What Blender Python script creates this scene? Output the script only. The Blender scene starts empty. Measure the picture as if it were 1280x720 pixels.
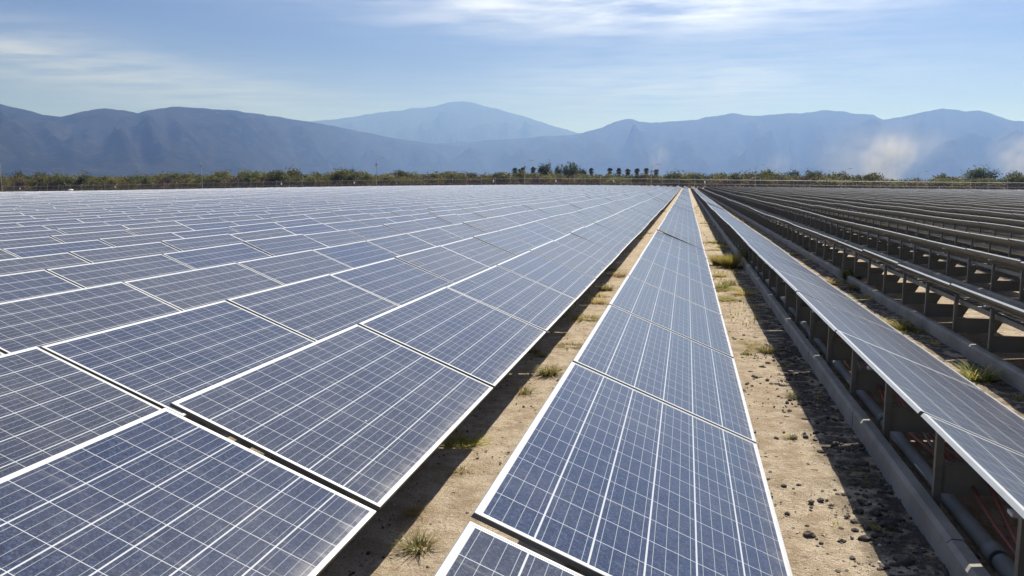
import bpy, math, random
import numpy as np
from mathutils import Vector, noise, Matrix

random.seed(11)
rng = np.random.default_rng(11)
S = bpy.context.scene
COL = S.collection
R = math.radians

# ------------------------------------------------------------------ camera
EYE = 1.60
F = 1008.651
PITCH, YAW = 0.128751, 0.21153
cd = bpy.data.cameras.new("camera")
cd.sensor_width = 36.0
cd.lens = F / 1280 * 36
cd.clip_start = 0.05
cd.clip_end = 60000
cam = bpy.data.objects.new("camera", cd)
COL.objects.link(cam)
cam.location = (0, 0, EYE)
cam.rotation_euler = (math.pi / 2 - PITCH, 0, YAW)
S.camera = cam

# ------------------------------------------------------------------ sky and sun
SUN = Vector((0.21, 0.72, 1.0)).normalized()
SUN_EL = math.asin(SUN.z)
SUN_AZ = math.atan2(SUN.x, SUN.y)
sd = bpy.data.lights.new("sun", 'SUN')
sd.energy = 4.9
sd.angle = R(0.5)
sd.color = (1.0, 0.972, 0.935)
sun = bpy.data.objects.new("sun", sd)
COL.objects.link(sun)
sun.rotation_euler = SUN.to_track_quat('Z', 'Y').to_euler()
sun.location = (0, 0, 50)

S.view_settings.view_transform = 'Standard'
S.view_settings.look = 'None'
S.view_settings.exposure = 0.58
S.view_settings.gamma = 1.0
S.view_settings.use_curve_mapping = False
S.render.engine = 'CYCLES'
S.cycles.max_bounces = 6
S.cycles.transparent_max_bounces = 16
S.cycles.volume_bounces = 0


class NT:
    """small node-tree writer"""
    def __init__(self, tree):
        self.t = tree
        for n in list(tree.nodes):
            tree.nodes.remove(n)

    def n(self, typ, **kw):
        nd = self.t.nodes.new(typ)
        for k, v in kw.items():
            setattr(nd, k, v)
        return nd

    def put(self, sock, v):
        if hasattr(v, 'is_output'):
            self.t.links.new(v, sock)
        elif v is not None:
            if hasattr(sock.default_value, '__len__') and not hasattr(v, '__len__'):
                v = [v] * len(sock.default_value)
            if hasattr(sock.default_value, '__len__') and len(v) == 3 and len(sock.default_value) == 4:
                v = (*v, 1)
            sock.default_value = v

    def m(self, op, a, b=None, c=None, clamp=False):
        nd = self.n('ShaderNodeMath', operation=op, use_clamp=clamp)
        for i, v in enumerate((a, b, c)):
            self.put(nd.inputs[i], v)
        return nd.outputs[0]

    def mix(self, f, a, b):
        nd = self.n('ShaderNodeMix', data_type='RGBA')
        self.put(nd.inputs[0], f)
        self.put(nd.inputs[6], a)
        self.put(nd.inputs[7], b)
        return nd.outputs[2]

    def noise(self, vec, scale, detail=3, rough=0.55):
        nd = self.n('ShaderNodeTexNoise')
        self.put(nd.inputs['Vector'], vec)
        nd.inputs['Scale'].default_value = scale
        nd.inputs['Detail'].default_value = detail
        nd.inputs['Roughness'].default_value = rough
        return nd.outputs['Fac']

    def ramp(self, v, a, b, c=0.0, d=1.0, smooth=True):
        nd = self.n('ShaderNodeMapRange', interpolation_type='SMOOTHSTEP' if smooth else 'LINEAR')
        self.put(nd.inputs[0], v)
        for i, q in enumerate((a, b, c, d)):
            nd.inputs[i + 1].default_value = q
        return nd.outputs[0]

    def scale(self, vec, s):
        nd = self.n('ShaderNodeMapping')
        self.put(nd.inputs['Vector'], vec)
        nd.inputs['Scale'].default_value = s
        return nd.outputs[0]


W = bpy.data.worlds.new("World")
S.world = W
W.use_nodes = True
t = NT(W.node_tree)
sky = t.n('ShaderNodeTexSky', sky_type='NISHITA', sun_disc=False)
sky.sun_elevation = SUN_EL
sky.sun_rotation = SUN_AZ
sky.altitude = 1200
sky.air_density = 1.0
sky.dust_density = 0.35
sky.ozone_density = 1.2
tc = t.n('ShaderNodeTexCoord')
sep = t.n('ShaderNodeSeparateXYZ')
t.put(sep.inputs[0], tc.outputs['Generated'])
dx, dy, dz = sep.outputs
# cirrus: a thin high sheet, so the noise lives on a plane overhead
zc = t.m('MAXIMUM', dz, 0.03)
px_ = t.m('DIVIDE', dx, zc)
py_ = t.m('DIVIDE', dy, zc)
cv = t.n('ShaderNodeCombineXYZ')
t.put(cv.inputs[0], px_)
t.put(cv.inputs[1], py_)
sheet = cv.outputs[0]
wisp = t.noise(t.scale(sheet, (0.7, 1.0, 1)), 1.8, 8, 0.62)
wisp2 = t.noise(t.scale(sheet, (0.35, 0.7, 1)), 2.4, 8, 0.6)
broad = t.noise(t.scale(sheet, (0.25, 0.28, 1)), 1.0, 3, 0.5)
az = t.m('ARCTAN2', dx, dy)
el = t.m('ARCSINE', dz)


def blob(a0, e0, wa, we, slope=0.0):
    a = t.m('SUBTRACT', az, a0)
    e = t.m('SUBTRACT', t.m('SUBTRACT', el, e0), t.m('MULTIPLY', a, slope))
    a2 = t.m('POWER', t.m('ABSOLUTE', t.m('DIVIDE', a, wa)), 2.0)
    e2 = t.m('POWER', t.m('ABSOLUTE', t.m('DIVIDE', e, we)), 2.0)
    return t.m('EXPONENT', t.m('MULTIPLY', t.m('ADD', a2, e2), -1.0))


banks = t.m('MULTIPLY', blob(R(-5), R(12.1), R(16), R(2.0), -0.03), 1.15)
banks = t.m('ADD', banks, t.m('MULTIPLY', blob(R(-44), R(7.8), R(17), R(1.8), -0.13), 0.42))
banks = t.m('ADD', banks, t.m('MULTIPLY', blob(R(0), R(6.8), R(15), R(1.8), 0.02), 0.34))
banks = t.m('ADD', banks, t.m('MULTIPLY', blob(R(70), R(30), R(40), R(14), 0.0), 0.7))
banks = t.m('ADD', banks, t.m('MULTIPLY', t.ramp(el, R(20), R(45)), 0.35))
tex = t.m('ADD', t.m('MULTIPLY', wisp, 0.55), t.m('MULTIPLY', wisp2, 0.45))
cl = t.m('MULTIPLY', banks, t.ramp(tex, 0.32, 0.66))
cl = t.m('ADD', cl, t.m('MULTIPLY', banks, 0.14))
cl = t.m('ADD', cl, t.m('MULTIPLY', t.ramp(broad, 0.45, 0.75), 0.06))
cl = t.m('MULTIPLY', cl, 0.9, clamp=True)
mm = t.n('ShaderNodeMix', data_type='RGBA', blend_type='MULTIPLY')
mm.inputs[0].default_value = 1.0
t.put(mm.inputs[6], sky.outputs[0])
t.put(mm.inputs[7], t.mix(t.ramp(el, R(10), R(38)), (0.27, 0.345, 0.59), (0.85, 0.9, 1.0)))
skyb = mm.outputs[2]
veil = t.mix(t.m('MULTIPLY', t.ramp(el, R(13), R(2)), 0.10), skyb, (8.5, 9.6, 12.5))
skyc = t.mix(cl, veil, (15.5, 16.5, 20.0))
bg = t.n('ShaderNodeBackground')
t.put(bg.inputs[0], skyc)
bg.inputs[1].default_value = 0.05
out = t.n('ShaderNodeOutputWorld')
t.put(out.inputs[0], bg.outputs[0])


# ------------------------------------------------------------------ helpers
def mat(name):
    m = bpy.data.materials.new(name)
    m.use_nodes = True
    t = NT(m.node_tree)
    o = t.n('ShaderNodeOutputMaterial')
    b = t.n('ShaderNodeBsdfPrincipled')
    t.put(o.inputs[0], b.outputs[0])
    return m, t, b


def objcoord(t):
    return t.n('ShaderNodeTexCoord').outputs['Object']


def worldpos(t):
    return t.n('ShaderNodeNewGeometry').outputs['Position']


def bump(t, b, h, dist, strength=1.0):
    nd = t.n('ShaderNodeBump')
    t.put(nd.inputs['Height'], h)
    nd.inputs['Distance'].default_value = dist
    nd.inputs['Strength'].default_value = strength
    t.put(b.inputs['Normal'], nd.outputs[0])


class MB:
    def __init__(self):
        self.v, self.f, self.mi, self.sm = [], [], [], []

    def quad(self, pts, mi=0):
        n = len(self.v)
        self.v += [tuple(p) for p in pts]
        self.f.append(tuple(range(n, n + len(pts))))
        self.mi.append(mi)
        self.sm.append(False)

    def hexa(self, p, mi=0):
        """8 points: bottom 4 (ccw from above), top 4"""
        n = len(self.v)
        self.v += [tuple(q) for q in p]
        for f in ((3, 2, 1, 0), (4, 5, 6, 7), (0, 1, 5, 4), (1, 2, 6, 5), (2, 3, 7, 6), (3, 0, 4, 7)):
            self.f.append(tuple(n + i for i in f))
            self.mi.append(mi)
            self.sm.append(False)

    def box(self, a, b, mi=0):
        x0, y0, z0 = a
        x1, y1, z1 = b
        self.hexa([(x0, y0, z0), (x1, y0, z0), (x1, y1, z0), (x0, y1, z0),
                   (x0, y0, z1), (x1, y0, z1), (x1, y1, z1), (x0, y1, z1)], mi)

    def prism_y(self, prof, y0, y1, mi=0):
        """profile of (x,z), counter-clockwise seen from -y, extruded along y"""
        n, k = len(self.v), len(prof)
        self.v += [(x, y0, z) for x, z in prof] + [(x, y1, z) for x, z in prof]
        self.f.append(tuple(range(n, n + k)))
        self.f.append(tuple(range(n + 2 * k - 1, n + k - 1, -1)))
        for i in range(k):
            j = (i + 1) % k
            self.f.append((n + j, n + i, n + k + i, n + k + j))
        self.mi += [mi] * (k + 2)
        self.sm += [False] * (k + 2)

    def tube(self, pts, rad, seg=8, mi=0, cap=True, smooth=True):
        pts = [Vector(p) for p in pts]
        n0 = len(self.v)
        rads = rad if hasattr(rad, '__len__') else [rad] * len(pts)
        for i, p in enumerate(pts):
            d = (pts[min(i + 1, len(pts) - 1)] - pts[max(i - 1, 0)]).normalized()
            a = d.orthogonal().normalized() if abs(d.z) < .9 else Vector((1, 0, 0))
            a = (a - d * a.dot(d)).normalized()
            if abs(d.z) < .9:
                a = Vector((0, 0, 1)) - d * d.z
                a.normalize()
            b = d.cross(a)
            for k in range(seg):
                w = 2 * math.pi * k / seg
                self.v.append(tuple(p + (a * math.cos(w) + b * math.sin(w)) * rads[i]))
        for i in range(len(pts) - 1):
            for k in range(seg):
                k2 = (k + 1) % seg
                q = n0 + i * seg
                self.f.append((q + k, q + k2, q + seg + k2, q + seg + k))
                self.mi.append(mi)
                self.sm.append(smooth)
        if cap:
            self.f.append(tuple(n0 + k for k in range(seg - 1, -1, -1)))
            self.f.append(tuple(n0 + (len(pts) - 1) * seg + k for k in range(seg)))
            self.mi += [mi, mi]
            self.sm += [False, False]

    def mesh(self, name, mats):
        me = bpy.data.meshes.new(name)
        me.from_pydata(self.v, [], self.f)
        for m in mats if isinstance(mats, (list, tuple)) else [mats]:
            me.materials.append(m)
        me.polygons.foreach_set('material_index', self.mi)
        me.polygons.foreach_set('use_smooth', self.sm)
        me.update()
        return me


def link(name, me, parent=None, loc=(0, 0, 0)):
    o = bpy.data.objects.new(name, me)
    COL.objects.link(o)
    o.location = loc
    if parent:
        o.parent = parent
    return o


def tag(o, label=None, cat=None, group=None, kind=None):
    for k, v in (('label', label), ('category', cat), ('group', group), ('kind', kind)):
        if v:
            o[k] = v
        elif k in o:
            del o[k]
    return o


def children_of(o):
    return [c for c in KIDS.get(o.name, [])]


KIDS = {}


def thing(name, parts, loc=(0, 0, 0), rot=(0, 0, 0), sc=(1, 1, 1)):
    """parts: list of (name, mesh, [sub-parts the same way]); copies share the meshes"""
    e = link(name, None, None, loc)
    e.empty_display_size = 0.2
    e.rotation_euler = rot
    e.scale = sc
    for p in parts:
        c = link(p[0], p[1], e)
        for q in (p[2] if len(p) > 2 else ()):
            link(q[0], q[1], c)
    return e


ONES = ['', 'first', 'second', 'third', 'fourth', 'fifth', 'sixth', 'seventh', 'eighth', 'ninth', 'tenth', 'eleventh', 'twelfth',
        'thirteenth', 'fourteenth', 'fifteenth', 'sixteenth', 'seventeenth', 'eighteenth', 'nineteenth']
TENS = {2: ('twenty', 'twentieth'), 3: ('thirty', 'thirtieth'), 4: ('forty', 'fortieth'), 5: ('fifty', 'fiftieth'), 6: ('sixty', 'sixtieth'),
        7: ('seventy', 'seventieth'), 8: ('eighty', 'eightieth'), 9: ('ninety', 'ninetieth')}


def nth(i):
    if i < 20:
        return ONES[i]
    a, b = divmod(i, 10)
    return TENS[a][1] if b == 0 else TENS[a][0] + '-' + ONES[b]


# projection used only to choose what is near enough to need its own object
_cp, _sp, _cy, _sy = math.cos(PITCH), math.sin(PITCH), math.cos(YAW), math.sin(YAW)
FW = np.array([-_sy * _cp, _cy * _cp, -_sp])
RT = np.array([_cy, _sy, 0.0])
UP = np.cross(RT, FW)


def proj(P):
    P = np.asarray(P, float) - np.array([0, 0, EYE])
    z = P @ FW
    zz = np.where(z > .05, z, .05)
    return 640 + F * (P @ RT) / zz, 360 - F * (P @ UP) / zz, z


def ray(px, py):
    return FW + RT * (px - 640) / F - UP * (py - 360) / F


# ------------------------------------------------------------------ lie of the land
FIELD_END = 205.0
_edge = [(-500, 246), (0, 240.3), (160, 237.6), (320, 234.6), (480, 232.2), (640, 230.6), (800, 231.0), (868, 232.2), (960, 233.3), (1120, 235.4), (1280, 237), (1700, 240)]
_uu, _tt = [], []
for _px, _py in _edge:
    _r = ray(_px, _py)
    _r = _r / _r[1]
    _uu.append(_r[0])
    _tt.append(EYE + _r[2] * FIELD_END - 0.70)


def land(x, y):
    """gentle rise and fall of the plain, in metres"""
    x = np.asarray(x, float)
    y = np.asarray(y, float)
    yy = np.maximum(y, 1.0)
    u = np.clip(x / yy, -1.6, 1.0)
    s = np.clip((y - 8) / (FIELD_END - 8), 0, 1) ** 1.9
    return np.interp(u, _uu, _tt) * s


# ------------------------------------------------------------------ materials
GROUND, t, b = mat("sandy_soil")
P = worldpos(t)
sepg = t.n('ShaderNodeSeparateXYZ')
t.put(sepg.inputs[0], P)
n1 = t.noise(P, 0.9, 5, 0.6)
n2 = t.noise(P, 7.0, 6, 0.65)
n3 = t.noise(P, 55.0, 4, 0.7)
n4 = t.noise(P, 170.0, 3, 0.7)
c = t.mix(t.ramp(n1, 0.35, 0.65), (0.56, 0.465, 0.355), (0.46, 0.37, 0.275))
c = t.mix(t.ramp(n2, 0.42, 0.62), c, (0.37, 0.28, 0.195))
gravel_shade = t.m('ADD', t.ramp(t.m('ABSOLUTE', t.m('SUBTRACT', sepg.outputs[0], 1.03)), .30, .08), t.ramp(t.m('ABSOLUTE', t.m('SUBTRACT', sepg.outputs[0], 2.52)), .30, .08), clamp=True)
gravel_shade = t.m('ADD', gravel_shade, t.ramp(t.m('ABSOLUTE', t.m('SUBTRACT', sepg.outputs[0], -2.0)), .62, .30), clamp=True)  # band under the first left row: dark soil plus painted row shade
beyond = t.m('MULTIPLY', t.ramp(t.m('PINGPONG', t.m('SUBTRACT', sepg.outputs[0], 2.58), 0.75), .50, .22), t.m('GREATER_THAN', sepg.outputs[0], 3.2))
gravel_shade = t.m('ADD', gravel_shade, beyond, clamp=True)
c = t.mix(t.m('MULTIPLY', gravel_shade, t.ramp(n2, 0.35, 0.55)), c, (0.066, 0.058, 0.052))  # dark gravel, its colour deepened further to carry the rows' shade
c = t.mix(t.m('MULTIPLY', t.ramp(n3, 0.55, 0.75), 0.75), c, (0.19, 0.145, 0.105))
c = t.mix(t.m('MULTIPLY', t.ramp(n3, 0.40, 0.25), 0.5), c, (0.60, 0.47, 0.34))
c = t.mix(t.m('MULTIPLY', t.ramp(n4, 0.53, 0.62), 0.8), c, (0.15, 0.125, 0.10))
c = t.mix(t.m('MULTIPLY', t.ramp(n4, 0.44, 0.32), 0.5), c, (0.62, 0.52, 0.41))
far = t.ramp(sepg.outputs[1], 206, 222)
red = t.mix(t.ramp(t.noise(P, 0.05, 2), 0.4, 0.6), (0.30, 0.135, 0.06), (0.24, 0.17, 0.09))
c = t.mix(far, c, red)
c = t.mix(t.ramp(sepg.outputs[1], 380, 900), c, (0.13, 0.115, 0.06))
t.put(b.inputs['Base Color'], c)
b.inputs['Roughness'].default_value = 0.95
b.inputs['Specular IOR Level'].default_value = 0.15
bump(t, b, t.m('ADD', t.m('MULTIPLY', n2, 1.2), t.m('ADD', t.m('MULTIPLY', n3, 0.6), t.m('MULTIPLY', n4, 0.25))), 0.035, 1.0)

# polycrystalline cells under glass; UV is in metres from the low near corner
PW, PL, PT = 0.992, 1.956, 0.017
RIM = 0.012
CELLS, t, b = mat("solar_cells_under_glass")
uv = t.n('ShaderNodeUVMap')
uv.uv_map = 'panel'
suv = t.n('ShaderNodeSeparateXYZ')
t.put(suv.inputs[0], uv.outputs[0])
mg = 0.019
U = t.m('DIVIDE', t.m('SUBTRACT', suv.outputs[0], mg), (PW - 2 * mg) / 6)
V = t.m('DIVIDE', t.m('SUBTRACT', suv.outputs[1], mg), (PL - 2 * mg) / 12)


def near_int(x, half):
    """1 inside half (in units of x) of a whole number"""
    f = t.m('SUBTRACT', t.m('FRACT', t.m('ADD', x, 0.5)), 0.5)
    return t.m('LESS_THAN', t.m('ABSOLUTE', f), half)


colgap = near_int(U, 0.0185)
rowgap = near_int(V, 0.0095)
bus = near_int(t.m('SUBTRACT', t.m('MULTIPLY', U, 4.0), 0.5), 0.023)
inside = t.m('MULTIPLY', t.m('MULTIPLY', t.m('GREATER_THAN', U, 0.0), t.m('LESS_THAN', U, 6.0)),
             t.m('MULTIPLY', t.m('GREATER_THAN', V, 0.0), t.m('LESS_THAN', V, 12.0)))
oi = t.n('ShaderNodeObjectInfo')
at = t.n('ShaderNodeAttribute', attribute_name='panel_random')
rnd = t.m('FRACT', t.m('ADD', oi.outputs['Random'], at.outputs['Fac']))
vshift = t.n('ShaderNodeCombineXYZ')
t.put(vshift.inputs[2], t.m('MULTIPLY', rnd, 37.0))
vadd = t.n('ShaderNodeVectorMath', operation='ADD')
t.put(vadd.inputs[0], uv.outputs[0])
t.put(vadd.inputs[1], vshift.outputs[0])
vor = t.n('ShaderNodeTexVoronoi')
vor.inputs['Scale'].default_value = 210
t.put(vor.inputs['Vector'], vadd.outputs[0])
vs = t.n('ShaderNodeSeparateColor')
t.put(vs.inputs[0], vor.outputs['Color'])
vor2 = t.n('ShaderNodeTexVoronoi')
vor2.inputs['Scale'].default_value = 75
t.put(vor2.inputs['Vector'], vadd.outputs[0])
vs2 = t.n('ShaderNodeSeparateColor')
t.put(vs2.inputs[0], vor2.outputs['Color'])
cellid = t.n('ShaderNodeCombineXYZ')
t.put(cellid.inputs[0], t.m('FLOOR', U))
t.put(cellid.inputs[1], t.m('FLOOR', V))
t.put(cellid.inputs[2], t.m('MULTIPLY', rnd, 91.0))
wn = t.n('ShaderNodeTexWhiteNoise', noise_dimensions='3D')
t.put(wn.inputs['Vector'], cellid.outputs[0])
grain = t.m('POWER', t.m('ADD', t.m('MULTIPLY', vs.outputs[0], 0.74), t.m('MULTIPLY', vs2.outputs[0], 0.26)), 2.5)
cc = t.mix(grain, (0.005, 0.009, 0.026), (0.070, 0.083, 0.128))
cc = t.mix(t.m('MULTIPLY', wn.outputs[0], 0.30), cc, (0.016, 0.021, 0.052))
hue = t.mix(rnd, (0.82, 0.96, 1.18), (1.20, 1.02, 0.84))
mm = t.n('ShaderNodeMix', data_type='RGBA', blend_type='MULTIPLY')
mm.inputs[0].default_value = 1.0
t.put(mm.inputs[6], cc)
t.put(mm.inputs[7], hue)
cc = mm.outputs[2]
cc = t.mix(bus, cc, (0.29, 0.31, 0.34))
cc = t.mix(t.m('MAXIMUM', colgap, rowgap), cc, (0.46, 0.47, 0.50))
cc = t.mix(t.m('SUBTRACT', 1.0, inside), cc, (0.68, 0.69, 0.71))
dust = t.m('ADD', t.m('MULTIPLY', t.ramp(t.noise(vadd.outputs[0], 2.2, 5, 0.65), 0.35, 0.75), 0.035), t.m('ADD', t.m('MULTIPLY', rnd, 0.025), 0.0))
drip = t.m('MULTIPLY', t.ramp(suv.outputs[0], 0.11, 0.012), t.ramp(t.noise(t.scale(vadd.outputs[0], (2, 9, 1)), 2.0, 4, .6), .3, .8, .03, .17))
run = t.m('MULTIPLY', t.ramp(t.noise(t.scale(vadd.outputs[0], (1.2, 14, 1)), 2.2, 4, .6), .56, .80), 0.10)
dust = t.m('ADD', dust, t.m('ADD', drip, run))
cc = t.mix(dust, cc, (0.50, 0.44, 0.38))
spots = t.n('ShaderNodeTexVoronoi')
spots.inputs['Scale'].default_value = 2.4
t.put(spots.inputs['Vector'], vadd.outputs[0])
ss = t.n('ShaderNodeSeparateColor')
t.put(ss.inputs[0], spots.outputs['Color'])
sp_ = t.m('MULTIPLY', t.m('LESS_THAN', t.m('ADD', spots.outputs['Distance'], t.m('MULTIPLY', t.noise(vadd.outputs[0], 60, 2), .03)), .030), t.m('GREATER_THAN', ss.outputs[0], .86))
cc = t.mix(t.m('MULTIPLY', sp_, .75), cc, (0.62, 0.60, 0.54))
t.put(b.inputs['Base Color'], cc)
t.put(b.inputs['Roughness'], t.m('ADD', 0.19, dust))
b.inputs['IOR'].default_value = 1.46
b.inputs['Specular IOR Level'].default_value = 0.5
b.inputs['Sheen Weight'].default_value = 0.36
b.inputs['Sheen Roughness'].default_value = 0.4
b.inputs['Sheen Tint'].default_value = (0.92, 0.90, 0.88, 1)
bump(t, b, t.noise(vadd.outputs[0], 1.4, 2), 0.002, 0.25)

FRAME, t, b = mat("anodised_aluminium")
P = objcoord(t)
t.put(b.inputs['Base Color'], t.mix(t.noise(P, 9, 4), (0.42, 0.42, 0.42), (0.56, 0.56, 0.56)))
b.inputs['Metallic'].default_value = 0.25
b.inputs['Roughness'].default_value = 0.42

SHADED_SIDE, t, b = mat("anodised_aluminium_shaded")  # frame aluminium darkened: shade on the unlit sides is in the colour
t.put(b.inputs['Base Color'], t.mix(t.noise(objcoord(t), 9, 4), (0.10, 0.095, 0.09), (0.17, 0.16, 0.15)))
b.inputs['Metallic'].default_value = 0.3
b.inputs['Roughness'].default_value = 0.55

BACK, t, b = mat("backsheet")
t.put(b.inputs['Base Color'], t.mix(t.noise(objcoord(t), 5, 3), (0.27, 0.285, 0.27), (0.36, 0.375, 0.355)))
b.inputs['Roughness'].default_value = 0.6

PLASTIC, t, b = mat("black_plastic")
t.put(b.inputs['Base Color'], t.mix(t.noise(objcoord(t), 40, 2), (0.015, 0.015, 0.016), (0.03, 0.03, 0.03)))
b.inputs['Roughness'].default_value = 0.5

STEEL, t, b = mat("galvanised_steel")
P = worldpos(t)
t.put(b.inputs['Base Color'], t.mix(t.noise(P, 14, 5, 0.7), (0.18, 0.185, 0.185), (0.29, 0.295, 0.29)))
b.inputs['Metallic'].default_value = 0.55
t.put(b.inputs['Roughness'], t.ramp(t.noise(P, 25, 3), 0.3, 0.7, 0.42, 0.62))

PLATE, t, b = mat("weathered_plate")
P = worldpos(t)
t.put(b.inputs['Base Color'], t.mix(t.noise(P, 9, 6, 0.7), (0.17, 0.17, 0.15), (0.29, 0.29, 0.26)))
b.inputs['Roughness'].default_value = 0.75

CONC, t, b = mat("weathered_concrete")
P = worldpos(t)
a1 = t.noise(P, 3.0, 5, 0.65)
a2 = t.noise(P, 60, 4, 0.7)
c = t.mix(t.ramp(a1, 0.3, 0.7), (0.24, 0.23, 0.21), (0.35, 0.335, 0.31))
c = t.mix(t.m('MULTIPLY', t.ramp(a2, 0.55, 0.8), 0.5), c, (0.18, 0.165, 0.145))
t.put(b.inputs['Base Color'], c)
b.inputs['Roughness'].default_value = 0.9
bump(t, b, t.m('ADD', a1, t.m('MULTIPLY', a2, 0.4)), 0.006)

PIPE, t, b = mat("grey_conduit")
P = worldpos(t)
t.put(b.inputs['Base Color'], t.mix(t.noise(P, 11, 5, 0.7), (0.19, 0.195, 0.19), (0.31, 0.31, 0.30)))
b.inputs['Roughness'].default_value = 0.6

CABLE, t, b = mat("cable_sheath")
t.put(b.inputs['Base Color'], t.mix(t.noise(worldpos(t), 30, 2), (0.26, 0.075, 0.055), (0.38, 0.16, 0.12)))
b.inputs['Roughness'].default_value = 0.5
CABLEG, t, b = mat("pale_cable_sheath")
t.put(b.inputs['Base Color'], t.mix(t.noise(worldpos(t), 30, 2), (0.22, 0.19, 0.17), (0.38, 0.34, 0.31)))
b.inputs['Roughness'].default_value = 0.5
RUST, t, b = mat("rust_red_paint")
t.put(b.inputs['Base Color'], t.mix(t.noise(worldpos(t), 40, 4), (0.16, 0.045, 0.03), (0.26, 0.09, 0.05)))
b.inputs['Roughness'].default_value = 0.8

STONE, t, b = mat("dark_stone")
P = worldpos(t)
oi = t.n('ShaderNodeObjectInfo')
c = t.mix(t.ramp(t.noise(P, 3.5, 2), 0.35, 0.65), (0.030, 0.028, 0.029), (0.12, 0.10, 0.088))
c = t.mix(t.ramp(t.noise(P, 80, 4), 0.5, 0.8), c, (0.15, 0.13, 0.11))
t.put(b.inputs['Base Color'], c)
b.inputs['Roughness'].default_value = 0.9
bump(t, b, t.noise(P, 120, 3), 0.004)


PALE, t, b = mat("pale_stone")
t.put(b.inputs['Base Color'], t.mix(t.ramp(t.noise(worldpos(t), 23, 3), .4, .6), (0.16, 0.135, 0.115), (0.50, 0.44, 0.37)))
b.inputs['Roughness'].default_value = 0.9


def leafmat(name, c1, c2, trans=0.35, scale=3.0):
    m, t, b = mat(name)
    P = worldpos(t)
    oi = t.n('ShaderNodeObjectInfo')
    c = t.mix(t.ramp(t.noise(P, scale, 3), 0.35, 0.65), c1, c2)
    hs = t.n('ShaderNodeHueSaturation')
    t.put(hs.inputs['Color'], c)
    t.put(hs.inputs['Value'], t.ramp(oi.outputs['Random'], 0, 1, 0.75, 1.3, False))
    t.put(hs.inputs['Hue'], t.ramp(oi.outputs['Random'], 0, 1, 0.485, 0.515, False))
    c = hs.outputs[0]
    t.put(b.inputs['Base Color'], c)
    b.inputs['Roughness'].default_value = 0.7
    b.inputs['Specular IOR Level'].default_value = 0.25
    tr = t.n('ShaderNodeBsdfTranslucent')
    t.put(tr.inputs[0], c)
    mx = t.n('ShaderNodeMixShader')
    mx.inputs[0].default_value = trans
    t.put(mx.inputs[1], b.outputs[0])
    t.put(mx.inputs[2], tr.outputs[0])
    o = [n for n in t.t.nodes if n.type == 'OUTPUT_MATERIAL'][0]
    t.put(o.inputs[0], mx.outputs[0])
    return m


LEAF_OLIVE = leafmat("olive_leaves", (0.15, 0.135, 0.036), (0.215, 0.18, 0.056), 0.35, 0.6)
LEAF_GREEN = leafmat("green_leaves", (0.06, 0.08, 0.024), (0.105, 0.12, 0.034), 0.35, 0.6)
LEAF_DARK = leafmat("dark_leaves", (0.026, 0.042, 0.022), (0.05, 0.066, 0.03), 0.25, 0.6)
TWIG = leafmat("bare_twigs", (0.085, 0.058, 0.040), (0.15, 0.105, 0.07), 0.15, 0.8)
DRY = leafmat("dry_grass_blades", (0.34, 0.25, 0.09), (0.46, 0.36, 0.15), 0.4, 6)
GREEN = leafmat("green_grass_blades", (0.15, 0.19, 0.045), (0.24, 0.24, 0.07), 0.4, 6)
YELLOW = leafmat("yellow_grass_blades", (0.46, 0.36, 0.06), (0.36, 0.32, 0.06), 0.4, 4)
BARK, t, b = mat("bark")
t.put(b.inputs['Base Color'], t.mix(t.noise(worldpos(t), 4, 4), (0.06, 0.045, 0.033), (0.12, 0.095, 0.07)))
b.inputs['Roughness'].default_value = 0.95
WHITE, t, b = mat("white_paint")
t.put(b.inputs['Base Color'], t.mix(t.noise(worldpos(t), 2, 3), (0.70, 0.70, 0.68), (0.82, 0.82, 0.80)))
b.inputs['Roughness'].default_value = 0.6
POLE, t, b = mat("pale_concrete_pole")
t.put(b.inputs['Base Color'], t.mix(t.noise(worldpos(t), 1.5, 3), (0.26, 0.235, 0.205), (0.36, 0.335, 0.30)))
b.inputs['Roughness'].default_value = 0.85

HILL, t, b = mat("scrub_covered_rock")
P = worldpos(t)
h1 = t.noise(P, 0.0035, 8, 0.62)
h2 = t.noise(P, 0.018, 6, 0.6)
c = t.mix(t.ramp(h1, 0.4, 0.6), (0.008, 0.012, 0.012), (0.021, 0.023, 0.021))
c = t.mix(t.m('MULTIPLY', t.ramp(h2, 0.5, 0.68), 0.75), c, (0.052, 0.048, 0.044))
t.put(b.inputs['Base Color'], c)
b.inputs['Roughness'].default_value = 1.0
b.inputs['Specular IOR Level'].default_value = 0.0

# ------------------------------------------------------------------ ground: one sheet to the horizon
def graded(lo, a, b_, hi, step, grow):
    core = list(np.arange(a, b_ + 1e-6, step))
    s, x, right = step, b_, []
    while x < hi:
        s = min(s * grow, 900)
        x += s
        right.append(x)
    s, x, left = step, a, []
    while x > lo:
        s = min(s * grow, 900)
        x -= s
        left.append(x)
    return np.array(left[::-1] + core + right)


gx = graded(-26000, -2.6, 4.2, 26000, 0.07, 1.11)
gy = graded(-6000, 0.8, 10.0, 29000, 0.08, 1.075)
XX, YY = np.meshgrid(gx, gy)
ZZ = land(XX, YY)
fine = np.zeros_like(XX)
near = (XX > -8) & (XX < 12) & (YY > -1) & (YY < 40)
for i, j in zip(*np.nonzero(near)):
    p = Vector((XX[i, j], YY[i, j], 0))
    fine[i, j] = 0.016 * noise.noise(p * 1.6) + 0.012 * noise.noise(p * 5.0) + 0.007 * noise.noise(p * 12.0)
ZZ = ZZ + fine - 0.010


def ground_z(x, y):
    return float(land(x, y)) - 0.012


ny, nx = XX.shape
verts = np.stack([XX, YY, ZZ], -1).reshape(-1, 3)
ii = (np.arange(ny - 1)[:, None] * nx + np.arange(nx - 1)[None, :]).reshape(-1)
faces = np.stack([ii, ii + 1, ii + nx + 1, ii + nx], -1)


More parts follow.
